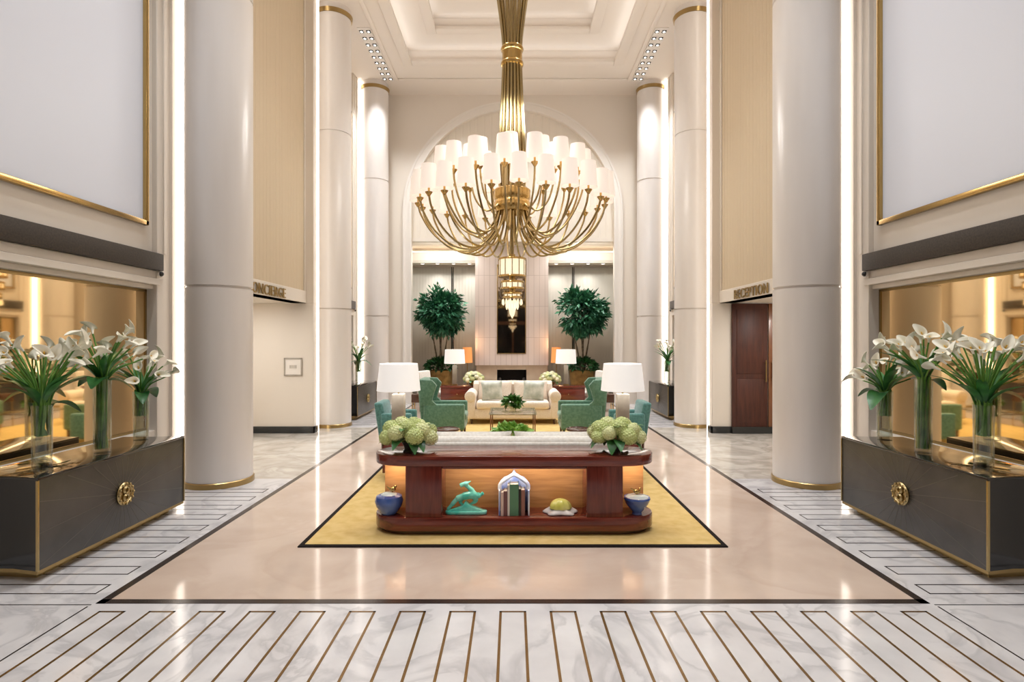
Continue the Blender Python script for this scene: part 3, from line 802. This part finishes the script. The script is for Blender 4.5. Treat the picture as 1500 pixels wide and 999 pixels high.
for s in (-1,1):
    side_console(s,3.92,5.66,'near'); side_console(s,12.0,13.66,'far')
    for i,(Y,X,h,r,hh,sp,full,pos) in enumerate(((4.28,3.60,.47,.068,.93,.34,False,'front'),(4.80,3.52,.63,.068,1.02,.30,True,'middle'),(5.42,3.60,.47,.070,.78,.22,False,'back'))):
        lc=(s*X,Y,.742)
        vase(lc,h,r,'%s glass cylinder vase of three on the near %s console'%(pos,side(s)))
        calla_bouquet(lc,h,r,hh,sp,(26,22,15)[i],'ivory calla lilies with green leaves in the %s vase, near %s console'%(pos,side(s)),full,seed=10+i+(5 if s>0 else 0),lean=(s*-.02,0))
    lc=(s*3.57,12.95,.742)
    vase(lc,.5,.07,'lone glass cylinder vase on the far %s console'%side(s))
    calla_bouquet(lc,.5,.07,.95,.28,13,'ivory calla lilies in the lone vase on the far %s console'%side(s),False,seed=30+s)

# hydrangeas
def head_mesh(name,m,seed):
    g=random.Random(seed); b=MB(); b.ball((0,0,0),.86,seg=14,rings=9)
    n=120
    for i in range(n):
        z=1-2*(i+.5)/n; a=i*2.39996; rr=math.sqrt(1-z*z); d=Vector((rr*math.cos(a),rr*math.sin(a),z))
        q=d.to_track_quat('Z','Y').to_matrix().to_4x4()@Matrix.Rotation(g.uniform(0,1.5),4,'Z')
        b.M=Matrix.Translation(d*g.uniform(.9,1.0))@q
        for k in range(4):
            c,s_=math.cos(k*PI/2),math.sin(k*PI/2)
            P=[(0,0,0),(.14,.09,.05),(.21,0,.07),(.14,-.09,.05)]
            b.add([(x*c-y*s_,x*s_+y*c,z_) for x,y,z_ in P],[(0,1,2,3)])
    b.M=Matrix.Identity(4); return b.mesh(name,m,angle=60)
HY=[head_mesh('hydrangea_head',M['hyd1'],1),head_mesh('hydrangea_head',M['hyd2'],2)]
WH=[head_mesh('white_head',M['wht'],3),head_mesh('white_head',M['hyd2'],4)]
HLEAF=leaf_mesh('hydrangea_leaf',.15,.05,.8,M['leaf'])
def dome_bouquet(loc,rx,ry,hz,heads,n,size,name,label,cat,seed,z0=.12,group=None,stemz=.02):
    g=random.Random(seed); o=thing(name,label,cat,loc,group=group)
    for k in range(n):
        t=(k+.5)/n; a=k*2.39996; e=math.acos(1-t*1.05); 
        x,y,z=rx*math.sin(e)*math.cos(a),ry*math.sin(e)*math.sin(a),z0+hz*math.cos(e)
        s_=size*g.uniform(.85,1.12)
        h=link('flower_head',heads[k%len(heads)],o,loc=(x,y,z),rot=(g.uniform(-.5,.5),g.uniform(-.5,.5),g.uniform(0,6))); h.scale=(s_,s_,s_*.9)
        if k%2==0:
            st_=MB().tube([(x*.08,y*.08,stemz),(x*.3,y*.3,z0*.8),(x*.9,y*.9,z-.02)],.004,5).build('stem',M['stem'],o)
    for k in range(9):
        a=2*PI*k/9+g.uniform(-.3,.3)
        l=link('leaf',HLEAF,o,loc=(rx*.55*math.cos(a),ry*.55*math.sin(a),z0-.01)); l.rotation_euler=(0,R(g.uniform(-10,18)),a); l.scale=(1.1*rx/.22,)*3
    for k in range(8):
        a=k*2.4+.4
        l=link('leaf',HLEAF,o,loc=(rx*.7*math.cos(a)*(.5+.5*(k%2)),ry*.7*math.sin(a)*(.5+.5*(k%2)),z0+hz*.55)); l.rotation_euler=(0,R(-g.uniform(25,55)),a); l.scale=(.8*rx/.22,)*3
    return o
ZT=.011+.69
for s,x in ((-1,598),(1,902)):
    X=PX(x,5.05)
    v=thing('small_vase','short dark bronze vase under the %s hydrangeas on the rosewood console'%side(s),'vase',(X,5.05,ZT),group='hydrangea vases')
    MB().lathe([(.001,0),(.048,0),(.05,.01),(.034,.03),(.042,.06),(.06,.09),(.056,.092),(.038,.062),(.001,.05)],seg=20).build('vase_body',M['ebony'],v)
    dome_bouquet((X,5.05,ZT),.20,.16,.125,HY,15,.075,'hydrangea_bouquet','pale green hydrangea bouquet on the %s of the rosewood console'%side(s),'flowers',40+s,z0=.13,group='hydrangea bouquets',stemz=.052)

def leaf_cloud(mb,n,cfn,L_,W,g):
    for i in range(n):
        p,d=cfn(g)
        d=(d+Vector((g.uniform(-.6,.6),g.uniform(-.6,.6),g.uniform(-.7,.5)))).normalized()
        q=d.to_track_quat('X','Z').to_matrix().to_4x4()@Matrix.Rotation(g.uniform(-1,1),4,'X')
        s_=g.uniform(.75,1.25)
        mb.M=Matrix.Translation(p)@q@Matrix.Scale(s_,4)
        mb.add([(0,0,0),(L_*.4,W,.01),(L_,0,-.02),(L_*.4,-W,.01),(L_*.45,0,-.012)],[(0,4,1),(1,4,2),(2,4,3),(3,4,0)])
    mb.M=Matrix.Identity(4)
def ficus(s,Xc,seed,lab):
    g=random.Random(seed); Y=15.7
    o=thing('potted_ficus_tree',lab,'tree',(s*Xc,Y,0),group='potted ficus trees')
    MB().lathe([(.001,0),(.26,0),(.30,.05),(.33,.45),(.37,.80),(.38,.88),(.34,.88),(.33,.82),(.001,.82)],seg=28).build('planter',M['planter'],o)
    MB().lathe([(.33,.83),(.001,.845)],seg=20).build('soil',M['soil'],o)
    q=MB()
    def low(g):
        a=g.uniform(0,6.28); e=g.uniform(-.2,1.4); d=Vector((math.cos(a)*math.cos(e),math.sin(a)*math.cos(e),math.sin(e)))
        return Vector((d.x*.36,d.y*.36,.95+d.z*.20))*1, d
    leaf_cloud(q,520,low,.14,.035,g); q.build('underplanting',M['shrub'],o,angle=80)
    for k,(dx,dy,tx,ty) in enumerate(((-.06,0,-.22,.05),(.06,.04,.2,-.05),(.0,-.05,.04,.05),(.02,.06,-.05,-.1))):
        MB().tube(smooth_path([(dx,dy,.82),(dx*1.6,dy,1.2),(dx+tx*.5,dy+ty*.5,1.6),(dx+tx,dy+ty,2.2)]),[.028]*5+[.024]*5+[.018]*5+[.012],7).build('trunk',M['bark'],o)
    clumps=[]
    for i in range(70):
        a=g.uniform(0,6.28); e=math.asin(g.uniform(-1,1)); rr=g.uniform(.35,1.0)**.6
        clumps.append(Vector((.60*rr*math.cos(a)*math.cos(e),.55*rr*math.sin(a)*math.cos(e),2.52+.58*rr*math.sin(e))))
    def crown(g):
        c=g.choice(clumps); d=Vector((g.gauss(0,1),g.gauss(0,1),g.gauss(0,.7)))
        p=c+d*.085; o_=(p-Vector((0,0,2.4))); return p,(o_.normalized()+Vector((0,0,-.25))+d*.2).normalized()
    q=MB(); leaf_cloud(q,3800,crown,.16,.036,g); q.build('foliage',M['ficus'],o,angle=80)
    q=MB()
    for c in clumps[::2]: q.tube([(c.x*.2,c.y*.2,1.9),(c.x*.6,c.y*.6,c.z-.2),tuple(c)],[.012,.008,.003],5)
    q.build('branches',M['bark'],o)
ficus(-1,2.03,3,'tall potted ficus tree in front of the left grey fabric panels')
ficus(1,1.95,8,'tall potted ficus tree in front of the right grey fabric panels')

# ------------------------------------------------------------------ seating
def rb(mb,x0,x1,y0,y1,z0,z1): return mb.box(x0,x1,y0,y1,z0,z1)
def sofa(loc,rz,w,m,label,roll=True,H_=.80):
    o=thing('sofa',label,'sofa',loc,rz)          # faces -Y in local space
    hw=w/2
    MB().box(-hw+.06,hw-.06,-.38,.40,.10,.30).build('base',m,o,bevel=.03,seg=3)
    for s in (-1,1):
        MB().box(min(0,s*(hw-.22)),max(0,s*(hw-.22)),-.42,.22,.30,.46).build('seat_cushion',m,o,bevel=.05,seg=3)
        q=MB(); q.box(s*(hw-.20),s*hw,-.40,.40,.10,.52); ar=q.build('arm',m,o,bevel=.04,seg=3)
        if roll:
            q=MB(); q.tube([(s*(hw-.10),-.42,.56),(s*(hw-.10),.40,.56)],.115,18); q.build('arm_roll',m,ar,angle=60,bevel=.02)
        for y in (-.34,.34):
            MB().lathe([(.018,0),(.03,.10)],c=(s*(hw-.12),y,0),seg=10).build('foot',M['dkwood'],o)
    q=MB(); q.box(-hw+.12,hw-.12,.20,.42,.28,H_-.04); q.tube([(-hw+.12,.33,H_-.07),(hw-.12,.33,H_-.07)],.075,16); q.build('backrest',m,o,bevel=.03,seg=3)
    for s in (-1,1):
        q=MB(); q.M=Matrix.Translation((s*(hw-.22)/2,.12,.44+ (H_-.42)/2))@Matrix.Rotation(R(-12),4,'X'); q.pillow((hw-.22)*.98,H_-.40,.2); q.build('back_cushion',m,o,angle=70)
    return o
sofa((0,11.75,.012),0,1.93,M['sofa'],'cream roll-arm sofa facing the viewer in front of the fireplace',H_=.83)
sofa((0,5.83,.012),PI,2.15,M['sofaw'],'white-grey sofa with its back against the rosewood console',roll=False,H_=.75)
for s in (-1,1):
    q=MB(); q.M=Matrix.Rotation(R(-16),4,'X')@Matrix.Rotation(R(4*s),4,'Y'); q.pillow(.44,.40,.14)
    o=q.build('throw_pillow',M['cushion'],angle=70); o.location=(s*.43,11.60,.67); tag(o,'silver-green throw pillow at the %s end of the cream sofa'%side(s),'cushion','silver-green throw pillows')

def wing_chair(loc,rz,m,label,group,h=1.05,w=.70,dep=.78,arm=.64,wing=True,name='wing_armchair'):
    o=thing(name,label,'armchair',loc,rz,group=group)   # faces -Y
    hw=w/2
    MB().box(-hw+.04,hw-.04,-dep/2+.03,dep/2-.1,.20,.36).build('seat_frame',m,o,bevel=.025,seg=3)
    MB().box(-hw+.11,hw-.11,-dep/2,dep/2-.22,.36,.48).build('seat_cushion',m,o,bevel=.04,seg=3)
    q=MB(); z0=.22; y1=dep/2
    q.add([(-hw+.05,y1-.20,z0),(hw-.05,y1-.20,z0),(hw-.05,y1-.04,z0),(-hw+.05,y1-.04,z0),(-hw+.02,y1-.10,h),(hw-.02,y1-.10,h),(hw-.02,y1+.03,h),(-hw+.02,y1+.03,h)],
          [(0,3,2,1),(4,5,6,7),(0,1,5,4),(1,2,6,5),(2,3,7,6),(3,0,4,7)])
    q.build('backrest',m,o,bevel=.035,seg=3)
    for s in (-1,1):
        q=MB(); q.box(s*(hw-.11),s*hw,-dep/2+.02,y1-.08,.22,arm); q.build('arm',m,o,bevel=.03,seg=3)
        if wing:
            prof=[(y1-.04,arm-.03),(y1+.02,h),(y1-.22,h-.01),(y1-.30,h-.10),(y1-.26,h-.2),(y1-.22,arm+.06),(y1-.32,arm-.03)]
            q=MB(); n=len(prof)
            vs=[(s*(hw-.075),y,z) for y,z in prof]+[(s*hw,y,z) for y,z in prof]
            q.add(vs,[tuple(range(n)),tuple(range(2*n-1,n-1,-1))]+[(i,(i+1)%n,n+(i+1)%n,n+i) for i in range(n)])
            q.build('wing',m,o,bevel=.015,seg=2)
        for y in (-dep/2+.07,y1-.10):
            MB().lathe([(.014,0),(.024,.20)],c=(s*(hw-.07),y,0),seg=10).build('leg',M['dkwood'],o)
    return o
for s in (-1,1):
    wing_chair((s*1.17,9.6,.012),R(90)*(-s)*-1 if False else (R(90) if s<0 else R(-90)),M['green'],'sage green wing armchair on the %s facing the coffee tables'%side(s),'sage green wing armchairs')
    wing_chair((s*1.80,8.75,.003),(R(90) if s<0 else R(-90)),M['teal'],'low teal armchair behind the %s table lamp'%side(s),'low teal armchairs',h=.76,w=.60,dep=.56,arm=.60,wing=False,name='club_armchair')
    wing_chair((s*1.95,13.6,.003),(R(70) if s<0 else R(-70)),M['sofaw'],'pale upholstered armchair behind the %s green armchair'%side(s),'pale armchairs',h=.97,w=.6,dep=.62,arm=.58,wing=False,name='upholstered_armchair')

# coffee tables
for Y,TH,lab,hw in ((9.5,.07,'far glass coffee table on four thin bronze legs before the cream sofa',.36),(7.35,-.02,'near glass coffee table on four thin bronze legs behind the white-grey sofa',.36)):
    o=thing('coffee_table',lab,'coffee table',(0,Y,.012+TH),group='glass coffee tables')
    MB().box(-hw-.03,hw+.03,-.45,.45,.425,.437).build('glass_top',M['tableglass'],o,bevel=.003)
    q=MB()
    for sx in (-1,1): q.box(sx*hw-.008,sx*hw+.008,-.42,.42,.415,.425)
    for sy in (-1,1): q.box(-hw,hw,sy*.42-.008,sy*.42+.008,.415,.425)
    q.build('top_frame',M['champ'],o)
    for sx in (-1,1):
        for sy in (-1,1):
            MB().box(sx*hw-.010,sx*hw+.010,sy*.41-.010,sy*.41+.010,-TH,.425).build('leg',M['brownwood'],o)
def bowl_plant(loc,rx,h,n,m,label,seed,name,potm,L_=.09,W=.03):
    g=random.Random(seed); o=thing(name,label,'plant',loc)
    MB().lathe([(.001,0),(.05,0),(.055,.01),(.09,.05),(.10,.075),(.093,.075),(.08,.05),(.001,.04)],seg=22).build('bowl',M[potm],o)
    def f(g):
        a=g.uniform(0,6.28); e=g.uniform(.0,1.5); d=Vector((math.cos(a)*math.cos(e),math.sin(a)*math.cos(e),math.sin(e))); k=g.uniform(.5,1)
        return Vector((d.x*rx*k,d.y*rx*k,.07+d.z*h*k)),d
    q=MB(); leaf_cloud(q,n,f,L_,W,g); q.build('foliage',M[m],o,angle=80)
    return o
bowl_plant((0,9.7,.520),.16,.13,260,'herb','small dark green bowl plant on the far glass coffee table',51,'bowl_plant','porcelain')
bowl_plant((-.01,7.35,.43),.23,.05,220,'fern','low bright green bowl plant on the near glass coffee table',52,'bowl_plant','porcelain',.11,.035)

def table_lamp(loc,label,group,shade_r=(.27,.235),sh=.335,body=.46,bodyw=.075,m='shade'):
    o=thing('table_lamp',label,'lamp',loc,group=group)
    MB().box(-bodyw*1.25,bodyw*1.25,-bodyw*1.25,bodyw*1.25,0,.03).build('base',M['brass'],o,bevel=.004)
    MB().box(-bodyw,bodyw,-bodyw,bodyw,.03,body).build('column',M['greybase'],o,bevel=.012,label='grey stone lamp column')
    MB().tube([(0,0,body),(0,0,body+.12)],.012,8).build('neck',M['brass'],o)
    z=body+.04
    MB().lathe([(shade_r[0],z),(shade_r[1],z+sh),(shade_r[1]-.006,z+sh),(shade_r[0]-.006,z)],seg=40,closed=True).build('lamp_shade',M[m],o,label='white fabric drum shade')
    q=MB(); zz=z+sh-.03
    for k in range(3): q.tube([(0,0,zz),((shade_r[1]-.004)*math.cos(k*2.094),(shade_r[1]-.004)*math.sin(k*2.094),zz)],.003,5)
    q.tube([(0,0,body+.1),(0,0,zz+.03)],.004,5); q.build('shade_ring',M['brass'],o)
    MB().ball((0,0,z+.14),.035).build('bulb',M['ledsoft'],o)
    return o
def end_table(loc,w,d,h,m,label,group,drawer=True):
    o=thing('end_table',label,'side table',loc,group=group)
    MB().box(-w/2,w/2,-d/2,d/2,h-.035,h).build('tabletop',M[m],o,bevel=.006)
    MB().box(-w/2+.02,w/2-.02,-d/2+.02,d/2-.02,.08,h-.035).build('cabinet',M[m],o,bevel=.004)
    MB().box(-w/2+.05,w/2-.05,-d/2+.05,d/2-.05,0,.08).build('plinth',M['dkwood'],o)
    for k in range(2):
        z0=.11+k*(h-.16)/2; dr_=MB().box(-w/2+.04,w/2-.04,-d/2+.005,-d/2+.021,z0,z0+(h-.2)/2).build('drawer',M[m],o,bevel=.003)
        MB().ball((0,-d/2-.008,z0+(h-.2)/4),.012).build('knob',M['brass'],dr_)
    return o
for s in (-1,1):
    xl=584 if s<0 else 912
    X=PX(xl,7.0)
    end_table((X+s*-.02,7.0,.012),.40,.42,.57,'rose','rosewood side table under the large lamp at the %s of the near sofa'%side(s),'rosewood lamp tables')
    table_lamp((X,7.0,.582),'large white-shaded table lamp with grey column at the %s of the near sofa'%side(s),'large table lamps')
    X=s*1.28
    end_table((X-.0,13.1,.003),.80,.5,.66,'rose','red-brown end table behind the %s arm of the cream sofa'%side(s),'red-brown end tables')
    X2=PX(666 if s<0 else 829,13.1)
    table_lamp((X2,13.1,.663),'small white-shaded lamp on the %s red-brown end table'%side(s),'small table lamps',(.245,.225),.33,.47,.05)
    X3=PX(694 if s<0 else 806,12.95)
    v=thing('flower_bowl','low bronze bowl for white flowers on the %s end table'%side(s),'bowl',(X3,12.98,.663),group='bronze flower bowls')
    MB().lathe([(.001,0),(.06,0),(.11,.05),(.12,.08),(.11,.08),(.1,.055),(.001,.03)],seg=20).build('bowl_body',M['planter'],v)
    dome_bouquet((X3,12.98,.663),.20,.16,.16,WH,22,.062,'white_flower_bouquet','cream white flower bouquet beside the lamp on the %s end table'%side(s),'flowers',60+s,z0=.13,group='white flower bouquets',stemz=.04)
    # amber floor lamps beside the chimney breast
    o=thing('floor_lamp','floor lamp with amber shade beside the %s edge of the chimney breast'%side(s),'lamp',(s*1.27-.03,16.0,0),group='amber floor lamps')
    MB().lathe([(.001,0),(.14,0),(.14,.02),(.02,.035),(.001,.035)],seg=24).build('base',M['brass'],o)
    MB().tube([(0,0,.03),(0,0,1.2)],.012,8).build('pole',M['brass'],o)
    MB().lathe([(.15,1.08),(.13,1.52),(.124,1.52),(.144,1.08)],seg=28,closed=True).build('lamp_shade',M['shadewarm'],o,label='amber fabric shade')
    MB().ball((0,0,1.28),.03).build('bulb',M['ledsoft'],o)
    # small round drinks tables
    o=thing('drinks_table','small round dark wood drinks table between near sofa and the %s green armchair'%side(s),'side table',(s*.90,7.7,.012),group='round drinks tables')
    MB().lathe([(.001,.455),(.155,.455),(.17,.465),(.17,.485),(.15,.492),(.145,.482),(.001,.482)],seg=32).build('tabletop',M['dkwood'],o)
    MB().lathe([(.018,.03),(.022,.25),(.018,.455)],seg=12).build('pedestal',M['brass'],o)
    MB().lathe([(.001,0),(.12,0),(.12,.012),(.02,.03),(.001,.03)],seg=24).build('base',M['brass'],o)
    # occasional table far side
    o=thing('occasional_table','small dark wood table on thin legs beyond the %s green armchair'%side(s),'side table',(s*1.83,11.0,.003),group='small dark side tables')
    MB().box(-.14,.14,-.14,.14,.50,.66).build('tabletop',M['dkwood'],o,bevel=.008)
    for a in (-1,1):
        for b in (-1,1): MB().tube([(a*.12,b*.12,.50),(a*.13,b*.13,0)],.01,6).build('leg',M['brass'],o)

# ------------------------------------------------------------------ lights (the room's own lamps and added fill)
def light(kind,name,loc,energy,col=(1,.87,.72),rot=(0,0,0),size=.1,sizey=None,spot=None,blend=.6):
    l=bpy.data.lights.new(name,kind); l.energy=energy; l.color=col
    if kind=='AREA':
        l.shape='RECTANGLE' if sizey else 'SQUARE'; l.size=size
        if sizey: l.size_y=sizey
    else: l.shadow_soft_size=size
    if kind=='SPOT': l.spot_size=R(spot); l.spot_blend=blend
    o=bpy.data.objects.new(name,l); COL.objects.link(o); o.location=loc; o.rotation_euler=rot
    return o
WARM=(1,.97,.93); NEUT=(.965,.995,1.03); COOL=(.9,.94,1)
for k in range(8):
    a=2*PI*k/8+.2
    light('POINT','chandelier_glow',(.85*math.cos(a),CY+.62*math.sin(a),5.45),13,WARM,size=.25)
for s in (-1,1):
    for y,e in ((-1.5,75),(1.6,85),(4.6,240),(12.2,190),(13.6,240)):
        light('SPOT','ceiling_spot_or_fill',(s*2.75 if y<11 else s*3.16,y,H-.06),e,NEUT,size=.12,spot=100,blend=.9)
    light('SPOT','ceiling_spot_or_fill',(s*1.3,13.95,H-.05),330,NEUT,size=.12,spot=105,blend=.9)  # added fill to brighten the back wall, no fixture here
    for y,e in ((5.6,230),(8.4,190),(11.4,320)): light('SPOT','ceiling_spot_or_fill',(s*1.5,y,H+.2),e,NEUT,size=.12,spot=88,blend=.9)  # added fill over the seating, the coffer has no fixtures for these
    light('SPOT','ceiling_spot_or_fill',(s*1.0,-1.0,H-.06),75,NEUT,size=.15,spot=110,blend=.9)
    light('SPOT','ceiling_spot_or_fill',(s*1.0,2.5,H-.06),75,NEUT,size=.15,spot=110,blend=.9)
    light('AREA','alcove_fill',(s*2.0,15.5,4.40),15,WARM,(R(24),0,0),size=1.3,sizey=.15); light('AREA','passage_lamp',(s*4.7,8.8,2.36),20,WARM,size=.3,sizey=1.2)  # the alcove area light is added fill for the fabric panels
    for x in (1.28,2.22): light('SPOT','alcove_spot',(s*x,16.5,3.95),14,WARM,size=.1,spot=120)
    light('POINT','lamp_bulb',(PX(584 if s<0 else 912,7.0),7.0,1.25),5,WARM,size=.12)
    light('POINT','amber_bulb',(s*1.27-.03,16.0,1.62),4,(1,.6,.3),size=.05)
    light('AREA','shelf_light',(TX+s*1.06,TY-.12,.59),.9,(1,.84,.62),(R(58),0,0),.2,.03)
light('AREA','shelf_light',(TX,TY-.17,.585),2.2,(1,.88,.7),(R(58),0,0),1.2,.03)
# cove strips behind the coffer lips, aimed up and inward
for (X,ya,yb,z,e) in ((2.44,4.4,13.2,H+.07,3.6),(1.74,5.3,12.3,H+.37,1.6)):
    for s in (-1,1): light('AREA','cove_light',(s*X,(ya+yb)/2,z),e,NEUT,(PI,R(-30*s),0),.05,yb-ya-.2)
    for q,yy in ((-1,ya),(1,yb)): light('AREA','cove_light',(0,yy,z),e*.4,NEUT,(PI+R(30*q),0,0),2*X-.2,.05)
W=bpy.data.worlds.new('world'); SC.world=W; W.use_nodes=True
W.node_tree.nodes['Background'].inputs[0].default_value=(.9,.95,1,1); W.node_tree.nodes['Background'].inputs[1].default_value=.4
SC.view_settings.view_transform='Standard'; SC.view_settings.look='None'; SC.view_settings.gamma=1; SC.view_settings.use_curve_mapping=False
SC.view_settings.exposure=.72
SC.cycles.use_denoising=True
SC.cycles.max_bounces=8; SC.cycles.diffuse_bounces=6; SC.cycles.glossy_bounces=5; SC.cycles.transparent_max_bounces=16
SC.cycles.sample_clamp_indirect=4
SC.cycles.caustics_reflective=False; SC.cycles.caustics_refractive=False
